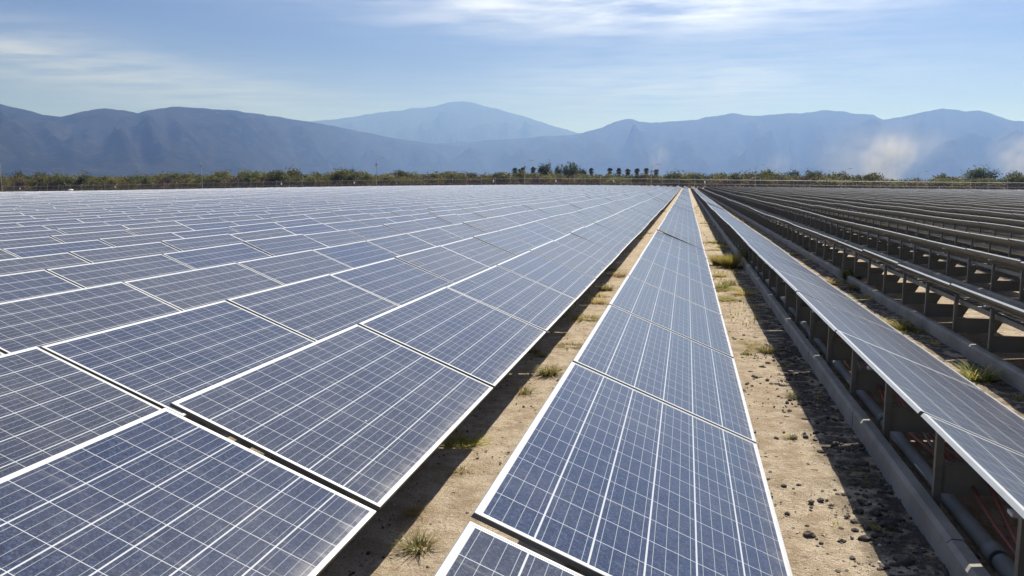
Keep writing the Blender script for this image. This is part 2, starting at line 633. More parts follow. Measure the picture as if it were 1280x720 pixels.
def np_mesh(name, verts, faces, mats, mi=None, uvs=None, attr=None, smooth=False):
    me = bpy.data.meshes.new(name)
    nf = len(faces)
    me.vertices.add(len(verts))
    me.vertices.foreach_set('co', np.ascontiguousarray(verts, np.float32).ravel())
    me.loops.add(nf * 4)
    me.loops.foreach_set('vertex_index', np.ascontiguousarray(faces, np.int32).ravel())
    me.polygons.add(nf)
    me.polygons.foreach_set('loop_start', np.arange(nf, dtype=np.int32) * 4)
    for m in mats:
        me.materials.append(m)
    if mi is not None:
        me.polygons.foreach_set('material_index', np.asarray(mi, np.int32))
    me.polygons.foreach_set('use_smooth', np.full(nf, smooth))
    if uvs is not None:
        l = me.uv_layers.new(name='panel')
        l.data.foreach_set('uv', np.ascontiguousarray(uvs, np.float32).ravel())
    if attr is not None:
        a = me.attributes.new('panel_random', 'FLOAT', 'FACE')
        a.data.foreach_set('value', np.asarray(attr, np.float32))
    me.update(calc_edges=True)
    me.validate()
    return me


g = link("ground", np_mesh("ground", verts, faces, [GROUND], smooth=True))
tag(g, "sandy tan soil plain between and beyond the panel rows", None, None, 'structure')

# perimeter track between the panels and the fence
TRACK, t, b = mat("pale_gravel")
P = worldpos(t)
sp2 = t.n('ShaderNodeSeparateXYZ')
t.put(sp2.inputs[0], P)
c = t.mix(t.noise(P, 0.4, 4), (0.40, 0.35, 0.29), (0.52, 0.47, 0.40))
t.put(b.inputs['Base Color'], c)
b.inputs['Roughness'].default_value = 0.95
xs = np.arange(-8, 125, 4.0)
tv = [(x, y, float(land(x, y)) + 0.02) for x in xs for y in (205.6, 210.4)]
tf = [(2 * i, 2 * i + 2, 2 * i + 3, 2 * i + 1) for i in range(len(xs) - 1)]
me = bpy.data.meshes.new("path")
me.from_pydata(tv, [], tf)
me.materials.append(TRACK)
tag(link("path", me), "pale gravel track along the far end of the field", None, None, 'structure')

# ------------------------------------------------------------------ hills
def px_az_el(px, py):
    r = ray(px, py)
    h = math.hypot(r[0], r[1])
    return math.atan2(r[0], r[1]), r[2] / h


def range_mesh(name, prof, dist, depth, seed, spur, rough, nu=420, nd=44, recede=0.0):
    A, Hh = zip(*[px_az_el(*p) for p in prof])
    a0, a1 = A[0], A[-1]
    az_ = np.linspace(a0, a1, nu)
    tp = np.interp(az_, A, Hh)
    vs = []
    for i in range(nu):
        a = az_[i]
        q = max(0.0, min(1.0, (i / (nu - 1) - .40) / .45))
        crest_r = dist * (1 + recede * q * q * (3 - 2 * q)) * (1 + 0.05 * noise.noise(Vector((a * 3, seed, 0))))
        crest = EYE + tp[i] * crest_r
        crest += rough * dist * 0.0022 * noise.fractal(Vector((a * 60, seed, 3)), 0.9, 2.2, 5)
        crest = max(crest, 4)
        for j in range(nd):
            s = j / (nd - 1) * 1.5          # 0 foot, 1 crest, 1.5 behind
            if s <= 1:
                r = crest_r - depth * (1 - s)
                base = s ** 1.25
            else:
                r = crest_r + depth * (s - 1)
                base = 1 - (s - 1) * 1.3
            env = math.sin(math.pi * s) * min(1.0, 2.2 * (1 - s)) if s < 1 else 0
            x, y = r * math.sin(a), r * math.cos(a)
            w = 0.6 * noise.noise(Vector((x / 900, y / 900, seed + 5)))
            rid = 1 - abs(noise.noise(Vector((a * dist / (spur * 620) + w, s * 0.8 + w, seed)))) * 2
            rid2 = 1 - abs(noise.noise(Vector((a * dist / (spur * 230) + w, s * 1.7, seed + 9)))) * 2
            f = noise.fractal(Vector((x / 260, y / 260, seed)), 0.9, 2.1, 5)
            z = crest * base * (1 + env * (0.75 * (rid - 0.5) + 0.48 * (rid2 - .5) + 0.16 * f))
            vs.append((x, y, z - 6 * (1 - min(s, 1))))
    V_ = np.array(vs)
    k = (np.arange(nu - 1)[:, None] * nd + np.arange(nd - 1)[None, :]).reshape(-1)
    fs = np.stack([k, k + nd, k + nd + 1, k + 1], -1)
    return np_mesh(name, V_, fs, [HILL], smooth=True)


left_range = [(-420, 175), (-300, 150), (-150, 128), (-60, 122), (0, 128), (20, 133), (60, 143), (76, 144), (105, 137), (130, 134), (150, 135), (172, 139), (190, 136), (215, 132), (250, 133),
              (300, 137), (350, 145), (400, 153), (450, 163), (500, 173), (540, 178.5), (590, 184), (640, 191), (700, 201), (790, 222)]
right_range = [(400, 219), (470, 195), (520, 181), (560, 177), (600, 174.5), (660, 171), (715, 168), (745, 160), (768, 151), (785, 147), (800, 150.5), (815, 152.5), (868, 148.5), (880, 145), (915, 140.5), (945, 143),
               (1000, 140), (1028, 136), (1055, 137), (1075, 141), (1092, 142), (1104, 148), (1116, 146), (1150, 139), (1178, 135), (1225, 136.5), (1250, 144), (1268, 151), (1285, 152),
               (1340, 149), (1420, 160), (1550, 175), (1700, 200)]
far_peak = [(240, 200), (340, 156), (375, 151), (400, 149.5), (440, 144), (490, 137), (530, 133), (555, 128), (568, 125), (580, 124.5), (595, 128), (640, 140), (680, 152), (700, 159), (725, 166), (800, 190)]
tag(link("hills", range_mesh("hills", left_range, 5600, 2200, 3.1, 0.8, 0.6, recede=0.85)), "dark blue ridged mountain range behind the trees at left", None, None, 'structure')
tag(link("hills", range_mesh("hills", right_range, 10500, 3300, 8.7, 1.3, 0.8)), "paler blue mountain range behind the trees at right", None, None, 'structure')
tag(link("hills", range_mesh("hills", far_peak, 14200, 3600, 5.3, 2.0, 0.6, 260, 30)), "faint pale peak between the two nearer ranges", None, None, 'structure')

# ------------------------------------------------------------------ the air
hz = MB()
hz.box((-25000, -5000, -60), (25000, 24000, 1620))
HAZE = bpy.data.materials.new("haze")
HAZE.use_nodes = True
t = NT(HAZE.node_tree)
o = t.n('ShaderNodeOutputMaterial')
pv = t.n('ShaderNodeVolumePrincipled')
pv.inputs['Color'].default_value = (0.23, 0.40, 1.0, 1)
pv.inputs['Density'].default_value = 1.3e-4
pv.inputs['Absorption Color'].default_value = (1, 1, 1, 1)
pv.inputs['Anisotropy'].default_value = 0.4
t.put(o.inputs['Volume'], pv.outputs[0])
tag(link("haze", hz.mesh("haze", HAZE)), "thin blue haze over the whole plain", None, None, 'stuff')

# ------------------------------------------------------------------ solar panels
STEP = 1.9917
TILT = 0.3854
CT, ST = math.cos(TILT), math.sin(TILT)
# row index n: 0 is the row under the camera, negative to the left.  (x of low edge, z of low edge, y offset)
known = {0: (0.374, EYE - 1.271, 0.057), -1: (-1.165, EYE - 1.287, -1.072), -2: (-2.787, EYE - 1.321, 0.015), -3: (-4.274, EYE - 1.297, 2.666),
         1: (1.919, EYE - 1.333, 1.638)}
ROW = {}
for n in range(-150, 62):
    if n in known:
        ROW[n] = known[n]
        continue
    if n < 0:
        x = -4.274 + (n + 3) * 1.52
    else:
        x = 1.919 + (n - 1) * 1.50
    ROW[n] = (x + rng.normal(0, .012), (0.30 if n < 0 else 0.24) + rng.normal(0, .008), rng.uniform(0, STEP))


def row_wave(n, y):
    a = max(0.0, min(1.0, (y - 5) / 15))
    return 0.6 * a * (0.020 * math.sin(y * 0.27 + n * 1.7) + 0.016 * math.sin(y * 0.61 + n * 2.9) + 0.012 * math.sin(y * 0.11 + n))


def row_low(n, y):
    x, z, _ = ROW[n]
    return x, z + row_wave(n, y) + float(land(x, y))


panels = []      # (n, k, corner A near-low, B far-low, C far-high, D near-high, tilt, area)
for n in ROW:
    x, z, yo = ROW[n]
    k0 = int(math.ceil((-2.2 - yo) / STEP))
    for k in range(k0, int((FIELD_END - yo) / STEP)):
        y0 = yo + k * STEP
        if y0 + PL < 0.3:
            continue
        if n < 0 and y0 < abs(x) * 0.92 - 12:
            continue
        if n > 0 and x > 6 and y0 < x * 2.0 - 16:
            continue
        near = y0 < 12 and n in known or n >= 1 and y0 < 30
        jt = rng.normal(0, 0.0035 if near else 0.007)
        z0 = row_low(n, y0)[1] + rng.normal(0, 0.002 if near else 0.005)
        z1 = row_low(n, y0 + PL)[1]
        panels.append([n, k, x, y0, z0, z1, TILT + jt + (0.045 if n >= 2 else 0)])


def corners(p):
    n, k, x, y0, z0, z1, tl = p
    a = np.array([x, y0, z0])
    b = np.array([x, y0 + PL, z1])
    up = np.array([-PW * math.cos(tl), 0, PW * math.sin(tl)])
    return a, b, b + up, a + up


def shoelace(xs, ys):
    return 0.5 * abs(np.dot(xs, np.roll(ys, -1)) - np.dot(ys, np.roll(xs, -1)))


def shown(p):
    q = np.array(corners(p))
    s = np.linspace(0, 1, 5)
    grid = np.array([(q[0] * (1 - u) + q[1] * u) * (1 - v) + (q[3] * (1 - u) + q[2] * u) * v for u in s for v in s])
    X, Y, Z = proj(grid)
    ok = (X > 4) & (X < 1276) & (Y > 0) & (Y < 716) & (Z > .3)
    fr = ok.mean()
    if fr == 0:
        return 0.0
    X, Y, Z = proj(q)
    if Z.min() < .3:
        return 4e4 * fr
    ar = shoelace(X, Y)
    if p[0] >= 1:
        ar = ar * (1.0 if p[0] == 1 else 0.15) + math.hypot(X[2] - X[3], Y[2] - Y[3]) * PT * F / Z.mean()
    return ar * fr


areas = np.array([shown(p) for p in panels])
order = np.argsort(-areas)
chosen = set(int(i) for i in order[:300] if areas[i] > 0)
kmax = {}
for i in chosen:
    kmax[panels[i][0]] = max(kmax.get(panels[i][0], -99), panels[i][1])
cut = sorted(areas[i] for i in chosen)[0]
solo = [i for i, p in enumerate(panels) if (areas[i] > 0 and p[0] in kmax and p[1] <= kmax[p[0]]) or (areas[i] == 0 and p[3] < 12 and -6 <= p[0] <= 4)]
while sum(1 for i in solo if areas[i] > 0) > 305:
    # shorten the row whose farthest kept panel is smallest
    ends = {}
    for i in solo:
        if areas[i] > 0:
            n, k = panels[i][0], panels[i][1]
            if n not in ends or k > ends[n][0]:
                ends[n] = (k, i)
    worst = min(ends.values(), key=lambda e: areas[e[1]])[1]
    solo.remove(worst)
solo_set = set(solo)


def row_words(n):
    if n == 0:
        return "row between the two sandy strips"
    if n < 0:
        return "%s row left of the narrow strip" % nth(-n)
    return "%s row right of the wide strip" % nth(n)


def ring_frame():
    m = MB()
    r, h = RIM, PT
    # top lip, outer side, inner lip down to the glass, bottom lip; x runs from 0 (low) to -PW (high)
    o_ = [(0, 0), (0, PL), (-PW, PL), (-PW, 0)]
    i_ = [(-r, r), (-r, PL - r), (-PW + r, PL - r), (-PW + r, r)]
    c = 0.0015
    oc = [(-c, c), (-c, PL - c), (-PW + c, PL - c), (-PW + c, c)]
    w_ = [(0, 0), (0, PL), (-PW - .005, PL), (-PW - .005, 0)]     # the high side flares towards its foot
    for k in range(4):
        j = (k + 1) % 4
        m.quad([(*oc[k], 0), (*oc[j], 0), (*i_[j], 0), (*i_[k], 0)])
        m.quad([(*o_[k], -c), (*o_[j], -c), (*oc[j], 0), (*oc[k], 0)])
        m.quad([(*w_[k], -h), (*w_[j], -h), (*o_[j], -c), (*o_[k], -c)], 0 if k == 2 else 1)  # high side keeps the light metal, other sides the shade-darkened copy
        m.quad([(*i_[k], 0), (*i_[j], 0), (*i_[j], -.002), (*i_[k], -.002)])
        m.quad([(*i_[k], -h), (*i_[j], -h), (*w_[j], -h), (*w_[k], -h)])
        m.quad([(*i_[j], -h), (*i_[k], -h), (*i_[k], -.008), (*i_[j], -.008)])
    return m.mesh("frame", [FRAME, SHADED_SIDE])


def cell_sheet():
    r = RIM - .002
    me = bpy.data.meshes.new("cell_sheet")
    me.from_pydata([(-r, r, -.0012), (-r, PL - r, -.0012), (-PW + r, PL - r, -.0012), (-PW + r, r, -.0012)], [], [(0, 1, 2, 3)])
    l = me.uv_layers.new(name='panel')
    for d, v in zip(l.data, me.vertices):
        d.uv = (-v.co.x, v.co.y)
    me.materials.append(CELLS)
    return me


def back_sheet():
    r = RIM - .002
    m = MB()
    m.quad([(-r, r, -.0078), (-PW + r, r, -.0078), (-PW + r, PL - r, -.0078), (-r, PL - r, -.0078)])
    return m.mesh("backsheet", BACK)


def junction_box():
    m = MB()
    m.box((-PW + .10, PL / 2 - .07, -.032), (-PW + .20, PL / 2 + .07, -.0082))
    m.tube([(-PW + .14, PL / 2 + .07, -.02), (-PW + .13, PL / 2 + .3, -.05), (-PW + .12, PL / 2 + .6, -.045)], .004, 6)
    return m.mesh("junction_box", PLASTIC)


ME_FRAME, ME_CELLS, ME_BACK, ME_JBOX = ring_frame(), cell_sheet(), back_sheet(), junction_box()
PANEL_PARTS = [('frame', ME_FRAME), ('cell_sheet', ME_CELLS), ('backsheet', ME_BACK), ('junction_box', ME_JBOX)]
count = {}
rank = {}
for i in sorted(solo, key=lambda i: (panels[i][0], panels[i][1])):
    if areas[i] > 0:
        n = panels[i][0]
        count[n] = count.get(n, 0) + 1
        rank[i] = count[n]
for i in sorted(solo, key=lambda i: (-areas[i])):
    n, k, x, y0, z0, z1, tl = panels[i]
    parts = PANEL_PARTS if (n >= 1 and y0 < 40) else PANEL_PARTS[:3] if n >= 1 or y0 < 14 else PANEL_PARTS[:3]
    e = thing('solar_panel', parts, (x, y0, z0), (math.atan2(z1 - z0, PL), tl, 0))
    if i in rank:
        lab = "blue panel, %s from the camera in the %s" % (nth(rank[i]), row_words(n))
        if n >= 2:
            lab = "dark-backed panel, %s from the camera in the %s" % (nth(rank[i]), row_words(n))
    else:
        lab = "solar panel just outside the picture in the %s" % row_words(n)
    tag(e, lab, 'solar panel', 'tilted solar panels in long rows')

# the rest of the field as one object
rest = [panels[i] for i in range(len(panels)) if i not in solo_set]
Q = np.array([corners(p) for p in rest])              # m,4,3  (near-low, far-low, far-high, near-high)
m_ = len(rest)
eu = (Q[:, 3] - Q[:, 0]) / PW
ev = (Q[:, 1] - Q[:, 0]) / np.linalg.norm(Q[:, 1] - Q[:, 0], axis=1)[:, None]
nn = np.cross(ev, eu)
nn /= np.linalg.norm(nn, axis=1)[:, None]
nn *= np.sign(nn[:, 2:3])
r_ = RIM
inner = np.stack([Q[:, 0] + eu * r_ + ev * r_, Q[:, 1] + eu * r_ - ev * r_, Q[:, 2] - eu * r_ - ev * r_, Q[:, 3] - eu * r_ + ev * r_], 1)
low = Q - nn[:, None, :] * PT
low[:, 2:] += eu[:, None, :] * .006
VV = np.concatenate([Q, inner, low], 1)               # 12 verts each
base = np.arange(m_)[:, None, None] * 12
fl = [(4, 5, 6, 7)] + [(k, (k + 1) % 4, 4 + (k + 1) % 4, 4 + k) for k in range(4)] + [(8 + k, 8 + (k + 1) % 4, (k + 1) % 4, k) for k in range(4)] + [(11, 10, 9, 8)]
fl = np.array(fl)[None]
FF = (base + fl).reshape(-1, 4)
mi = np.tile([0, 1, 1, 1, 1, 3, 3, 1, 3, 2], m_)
cuv = np.array([(r_, r_), (r_, PL - r_), (PW - r_, PL - r_), (PW - r_, r_)])
uvq = np.zeros((m_, 10, 4, 2))
uvq[:, 0] = cuv
at_ = np.repeat(rng.random(m_), 10)
o = link('distant_solar_panels', np_mesh('distant_solar_panels', VV.reshape(-1, 3), FF, [CELLS, FRAME, BACK, SHADED_SIDE], mi, uvq.reshape(-1, 2), at_))
tag(o, "thousands of distant solar panels filling the field as far as the fence", 'solar panels', None, 'stuff')

# ------------------------------------------------------------------ racks under the panels (x from the high edge, z from the low edge of the panel)
KX0, KX1, KTOP = 0.110, 0.182, 0.118            # kerb


def under(xh):
    """z of the panel's underside below the panel plane at xh from the high edge, relative to low-edge z"""
    return PW * ST - xh * math.tan(TILT) - PT / CT - 0.012


ZG = -0.31                                       # ground under the rack relative to low edge


def rack_post(y):
    m = MB()
    x0, x1 = .190, .224
    top = under(.22) - .002
    # a C-channel: web and two flanges, open to the right
    m.box((x0, y, ZG + .05), (x0 + .006, y + .032, top))
    m.box((x0 + .006, y, ZG + .05), (x1, y + .005, top))
    m.box((x0 + .006, y + .027, ZG + .05), (x1, y + .032, top))
    return m


def rack_foot(y):
    m = MB()
    m.box((.187, y - .03, ZG - .03), (.240, y + .06, ZG + .045))
    return m


def rack_plate(y):
    m = MB()
    pr = [(.226, -.135), (.585, -.13), (.66, .004), (.226, .004)]
    m.prism_y(pr, y + .012, y + .024)
    m.prism_y([(.226, .0045), (.66, .0045), (.66, .012), (.226, .012)], y + .0, y + .05)
    return m


def rack_brace(y):
    m = MB()
    a, b_ = (.60, -.02), (.735, under(.735) - .06)
    m.prism_y([(a[0] - .012, a[1]), (a[0] + .018, a[1] - .01), (b_[0] + .0, b_[1] - .012), (b_[0] - .022, b_[1] + .008)], y + .026, y + .038)
    return m


def rack_purlin(xc, w=.04, h=.046):
    m = MB()
    z1 = under(xc + w / 2) - .022
    m.box((xc - w / 2, -.017, z1 - h), (xc + w / 2, PL + .0187, z1))
    return m


def rack_clamp(y):
    m = MB()
    z = under(.02)
    m.box((-.010, y - .02, z - .002), (.03, y + .02, z + .010))
    return m


PY = (0.40, 1.40)
post_me = [rack_post(y).mesh('post', STEEL) for y in PY]
foot_me = [rack_foot(y).mesh('foot', RUST) for y in PY]
plate_me = [rack_plate(y).mesh('cross_plate', PLATE) for y in PY]
brace_me = [rack_brace(y).mesh('brace', STEEL) for y in PY]
pur_me = [rack_purlin(.265).mesh('purlin', STEEL), rack_purlin(.755).mesh('purlin', STEEL)]
clamp_me = rack_clamp(.98).mesh('clamp', FRAME)
RACK_PARTS = []
for i in (0, 1):
    RACK_PARTS += [('post', post_me[i], [('foot', foot_me[i])]), ('cross_plate', plate_me[i], [('brace', brace_me[i])]), ('purlin', pur_me[i])]
RACK_PARTS.append(('clamp', clamp_me))


def whole_rack():
    m = MB()
    for i, y in enumerate(PY):
        for part in (rack_post(y), rack_foot(y), rack_plate(y), rack_brace(y)):
            n = len(m.v)
            m.v += part.v
            m.f += [tuple(a + n for a in f) for f in part.f]
            m.mi += [1 if part.v[0][0] == .226 else 0] * len(part.f)
            m.sm += part.sm
    for part in (rack_purlin(.265), rack_purlin(.755)):
        n = len(m.v)
        m.v += part.v
        m.f += [tuple(a + n for a in f) for f in part.f]
        m.mi += [0] * len(part.f)
        m.sm += part.sm
    return m


WR = whole_rack()
ME_WHOLE = WR.mesh('support_rack', [STEEL, PLATE])


def kerb_mesh(L_):
    m = MB()
    c = .018
    pr = [(KX0, -.12), (KX1, -.12), (KX1, KTOP - .006), (KX1 - .006, KTOP), (KX0 + c, KTOP), (KX0, KTOP - c)]
    m.prism_y(pr, .004, L_ - .004)
    return m


ME_KERB = kerb_mesh(STEP).mesh('concrete_kerb', CONC)

rack_list = []
for p in panels:
    n, k, x, y0, z0, z1, tl = p
    xh = x - PW * CT
    if n in (0, -1, -2) and y0 < 18 or n >= 1:
        rack_list.append((n, k, xh, y0, z0, z1))
detail = lambda n, y0: (n == 1 and y0 < 34) or (n == 2 and y0 < 30) or (n == 3 and y0 < 28) or (n <= 0 and y0 < 7)
single = lambda n, y0: n >= 1 and n <= 9 and y0 < 34 + n * 5
rk, bulk = {}, []
for n, k, xh, y0, z0, z1 in rack_list:
    infr = proj([[xh + .2, y0 + .4, z0 - .1], [xh + .2, y0 + 1.5, z0 - .1]])
    vis = ((infr[0] > -30) & (infr[0] < 1300) & (infr[1] < 740) & (infr[2] > .3)).any()
    rot = (math.atan2(z1 - z0, PL), 0, 0)
    if detail(n, y0) and (vis or y0 < 8):
        e = thing('support_rack', RACK_PARTS, (xh, y0, z0), rot)
    elif single(n, y0) and vis and sum(rk.values()) < 230:
        e = link('support_rack', ME_WHOLE, None, (xh, y0, z0))
        e.rotation_euler = rot
    else:
        bulk.append((xh, y0, z0, rot[0]))
        continue
    if vis and n >= 1:
        rk[n] = rk.get(n, 0) + 1
        tag(e, "steel post rack, %s from the camera under the %s" % (nth(rk[n]), row_words(n)), 'panel rack', 'steel racks carrying the panels')
    else:
        tag(e, "steel rack hidden beneath the panels of the %s" % row_words(n), 'panel rack', 'steel racks carrying the panels')
wv = np.array(WR.v)
wf = [f for f in WR.f]
quads = [i for i, f in enumerate(wf) if len(f) == 4]
wq = np.array([wf[i] for i in quads])
wm = np.array([WR.mi[i] for i in quads])
B_ = np.array(bulk)
cs, sn = np.cos(B_[:, 3])[:, None], np.sin(B_[:, 3])[:, None]
bv = np.stack([wv[None, :, 0] + B_[:, 0:1], wv[None, :, 1] * cs - wv[None, :, 2] * sn + B_[:, 1:2], wv[None, :, 1] * sn + wv[None, :, 2] * cs + B_[:, 2:3]], -1)
bf = (np.arange(len(B_))[:, None, None] * len(wv) + wq[None]).reshape(-1, 4)
o = link('distant_support_racks', np_mesh('distant_support_racks', bv.reshape(-1, 3), bf, [STEEL, PLATE], np.tile(wm, len(B_))))
tag(o, "mass of distant steel racks under the dark rows at right", 'panel racks', None, 'stuff')

# kerbs run under the high edge of every row
kk, kbulk = {}, []
for n, k, xh, y0, z0, z1 in rack_list:
    y = y0 - .09
    z = ground_z(xh + .15, y + 1) + .012
    z2 = ground_z(xh + .15, y + 1 + STEP) + .012
    X, Y, Z = proj([[xh + .15, y + .3, z + .1], [xh + .15, y + 1.8, z + .1]])
    vis = ((X > -30) & (X < 1300) & (Y < 730) & (Z > .3)).any()
    if n >= 1 and n <= 4 and y0 < 62 - 8 * n and vis:
        e = link('concrete_kerb', ME_KERB, None, (xh, y, z + rng.normal(0, .003)))
        e.rotation_euler = (math.atan2(z2 - z, STEP), 0, rng.normal(0, .0025))
        kk[n] = kk.get(n, 0) + 1
        tag(e, "concrete kerb block, %s from the camera beside the %s" % (nth(kk[n]), row_words(n)), 'kerb block', 'concrete kerb blocks along the rows')
    elif n >= 1 or y0 < 18:
        kbulk.append((xh, y, z))
m = MB()
for xh, y, z in kbulk:
    m.hexa([(xh + KX0, y, z - .12), (xh + KX1, y, z - .12), (xh + KX1, y + STEP - .01, z - .12), (xh + KX0, y + STEP - .01, z - .12),
            (xh + KX0, y, z + KTOP), (xh + KX1, y, z + KTOP), (xh + KX1, y + STEP - .01, z + KTOP), (xh + KX0, y + STEP - .01, z + KTOP)])
tag(link('distant_concrete_kerbs', m.mesh('distant_concrete_kerbs', CONC)), "distant concrete kerbs running along the rows at right", 'kerbs', None, 'stuff')

# conduit pipe and cables inside the kerb of the row at right
XH1 = ROW[1][0] - PW * CT


def pipe_seg():
    m = MB()
    m.tube([(0, 0, 0), (0, STEP - .02, 0)], .038, 16)
    return m.mesh('conduit_pipe', PIPE)


def collar_seg():
    m = MB()
    m.tube([(0, 0.0, 0), (0, .09, 0)], [.044, .044], 16)
    return m.mesh('collar', PIPE)


ME_PIPE, ME_COLLAR = pipe_seg(), collar_seg()
for i in range(14):
    y = 1.55 + i * STEP
    z = ground_z(XH1 + .3, y) + .058
    e = link('conduit_pipe', ME_PIPE, None, (XH1 + .318 + rng.normal(0, .004), y, z))
    link('collar', ME_COLLAR, e)
    tag(e, "grey conduit pipe length, %s from the camera behind the right kerb" % nth(i + 1), 'pipe', 'conduit pipe lengths inside the kerb')
for i in range(9):
    m = MB()
    y0 = ROW[1][2] + (i - 1) * STEP + .45
    for j in range(6):
        xo = XH1 + .385 + .04 * j + rng.normal(0, .015)
        amp = rng.uniform(.03, .09)
        pts = []
        for s in np.linspace(0, 1, 13):
            zz = .07 + .20 * (2 * s - 1) ** 2 * (0.5 + .1 * j) + amp * 0.3 * math.sin(s * 7 + j)
            pts.append((xo + .03 * math.sin(s * 5 + j * 2), y0 + s * 1.95, ground_z(xo, y0) + .01 + zz))
        m.tube(pts, rng.uniform(.008, .012), 6, mi=j % 3 == 2)
    tag(link('cable_bundle', m.mesh('cable_bundle', [CABLE, CABLEG])), "sagging red-brown cables in the %s bay under the right row" % nth(i + 1), 'cables', 'cable bundles under the right row')

# ------------------------------------------------------------------ stones
def stone_shape(seed, sub=1):
    import bmesh
    bm = bmesh.new()
    bmesh.ops.create_icosphere(bm, subdivisions=sub, radius=1)
    sx, sy_, sz = random.uniform(.7, 1.2), random.uniform(.7, 1.2), random.uniform(.45, .8)
    for v in bm.verts:
        k = 1 + .42 * noise.noise(v.co * 1.3 + Vector((seed * 7.1, 0, 0))) + .2 * noise.noise(v.co * 3 + Vector((0, seed * 3.3, 0)))
        v.co = Vector((v.co.x * sx, v.co.y * sy_, v.co.z * sz)) * k
    return bm


shapes = []
for s in range(10):
    bm = stone_shape(s)
    shapes.append(([tuple(v.co) for v in bm.verts], [[v.index for v in f.verts] for f in bm.faces]))
    bm.free()
m = MB()


def scatter(cnt, xf, yf, smin, smax):
    for _ in range(cnt):
        x, y = xf(), yf()
        vs, fs = random.choice(shapes)
        s = smin + (smax - smin) * random.random() ** 3.2
        a = random.uniform(0, 6.28)
        ca, sa = math.cos(a), math.sin(a)
        z = ground_z(x, y) + s * .15
        n = len(m.v)
        m.v += [(x + s * (vx * ca - vy * sa), y + s * (vx * sa + vy * ca), z + s * vz) for vx, vy, vz in vs]
        m.f += [tuple(i + n for i in f) for f in fs]
        m.mi += [0] * len(fs)
        m.sm += [False] * len(fs)


lg = lambda a, b_: (lambda: math.exp(random.uniform(math.log(a), math.log(b_))))
scatter(2600, lambda: random.gauss(1.0, .12), lg(1.9, 9), .003, .024)
scatter(700, lambda: random.uniform(.35, 1.1), lg(1.9, 8), .003, .018)
scatter(350, lambda: random.gauss(.74, .09), lambda: random.gauss(2.75, .3), .004, .024)
scatter(500, lambda: random.uniform(.3, 1.12), lg(6, 26), .006, .028)
scatter(1100, lambda: random.uniform(-1.9, -.9), lg(1.7, 16), .003, .014)
scatter(300, lambda: random.gauss(-1.65, .15), lg(1.7, 10), .004, .024)
scatter(800, lambda: random.uniform(1.95, 2.75), lg(4, 26), .005, .028)
dark_n = len(m.f)
scatter(1900, lambda: random.uniform(.35, 1.1), lg(1.9, 12), .002, .012)
scatter(1900, lambda: random.uniform(-1.85, -.9), lg(1.7, 12), .002, .012)
for i in range(dark_n, len(m.f)):
    m.mi[i] = 1
tag(link('gravel', m.mesh('gravel', [STONE, PALE])), "dark gravel scattered over the sandy strips", 'gravel', None, 'stuff')


def on_ground(px, py):
    r = ray(px, py)
    s = -EYE / r[2]
    return r[0] * s, r[1] * s


rocks = [(1076, 578, .036, "black fist-sized rock in the shade beside the right kerb"), (1110, 655, .036, "grey slab-like rock in the shade near the right kerb"),
         (1080, 672, .026, "small dark rock on the sunlit wide sandy strip near the bottom"), (992, 545, .028, "dark rock on the sunlit sand beside the nearest panel edge"),
         (953, 459, .030, "dark rock on the wide sandy strip beside the second panel"), (1012, 667, .024, "pale grey rock lowest on the wide sandy strip"),
         (1130, 700, .038, "large broken rock at the foot of the right kerb")]
for i, (px, py, s, lab) in enumerate(rocks):
    bm = stone_shape(40 + i, 2)
    me = bpy.data.meshes.new('rock')
    bm.to_mesh(me)
    bm.free()
    me.materials.append(STONE)
    x, y = on_ground(px, py)
    o = link('rock', me, None, (x, y, ground_z(x, y) + s * .2))
    o.scale = (s, s, s)
    tag(o, lab, 'rock', 'loose rocks on the sand')

# ------------------------------------------------------------------ grass tufts and weeds
def tuft_mesh(seed, blades, h, spread, mats, w=.004, fall=0.6):
    rr = random.Random(seed)
    m = MB()
    for _ in range(blades):
        a = rr.uniform(0, 6.283)
        r0 = spread * .35 * rr.random() ** .7
        bx_, by_ = r0 * math.cos(a), r0 * math.sin(a)
        a2 = a + rr.gauss(0, .7)
        lean = rr.uniform(.15, 1.0) * spread
        hh = h * rr.uniform(.45, 1.0)
        mi_ = rr.randrange(len(mats))
        wd = w * rr.uniform(.6, 1.3)
        px__, py__ = -math.sin(a2) * wd, math.cos(a2) * wd
        prev = None
        for s in (0, .35, .7, 1.0):
            x = bx_ + math.cos(a2) * lean * s ** 1.6
            y = by_ + math.sin(a2) * lean * s ** 1.6
            z = hh * (s - fall * .5 * s ** 3)
            k = 1 - s * .85
            cur = ((x - px__ * k, y - py__ * k, z), (x + px__ * k, y + py__ * k, z))
            if prev:
                m.quad([prev[0], prev[1], cur[1], cur[0]], mi_)
            prev = cur
    return m.mesh('grass_tuft', mats)


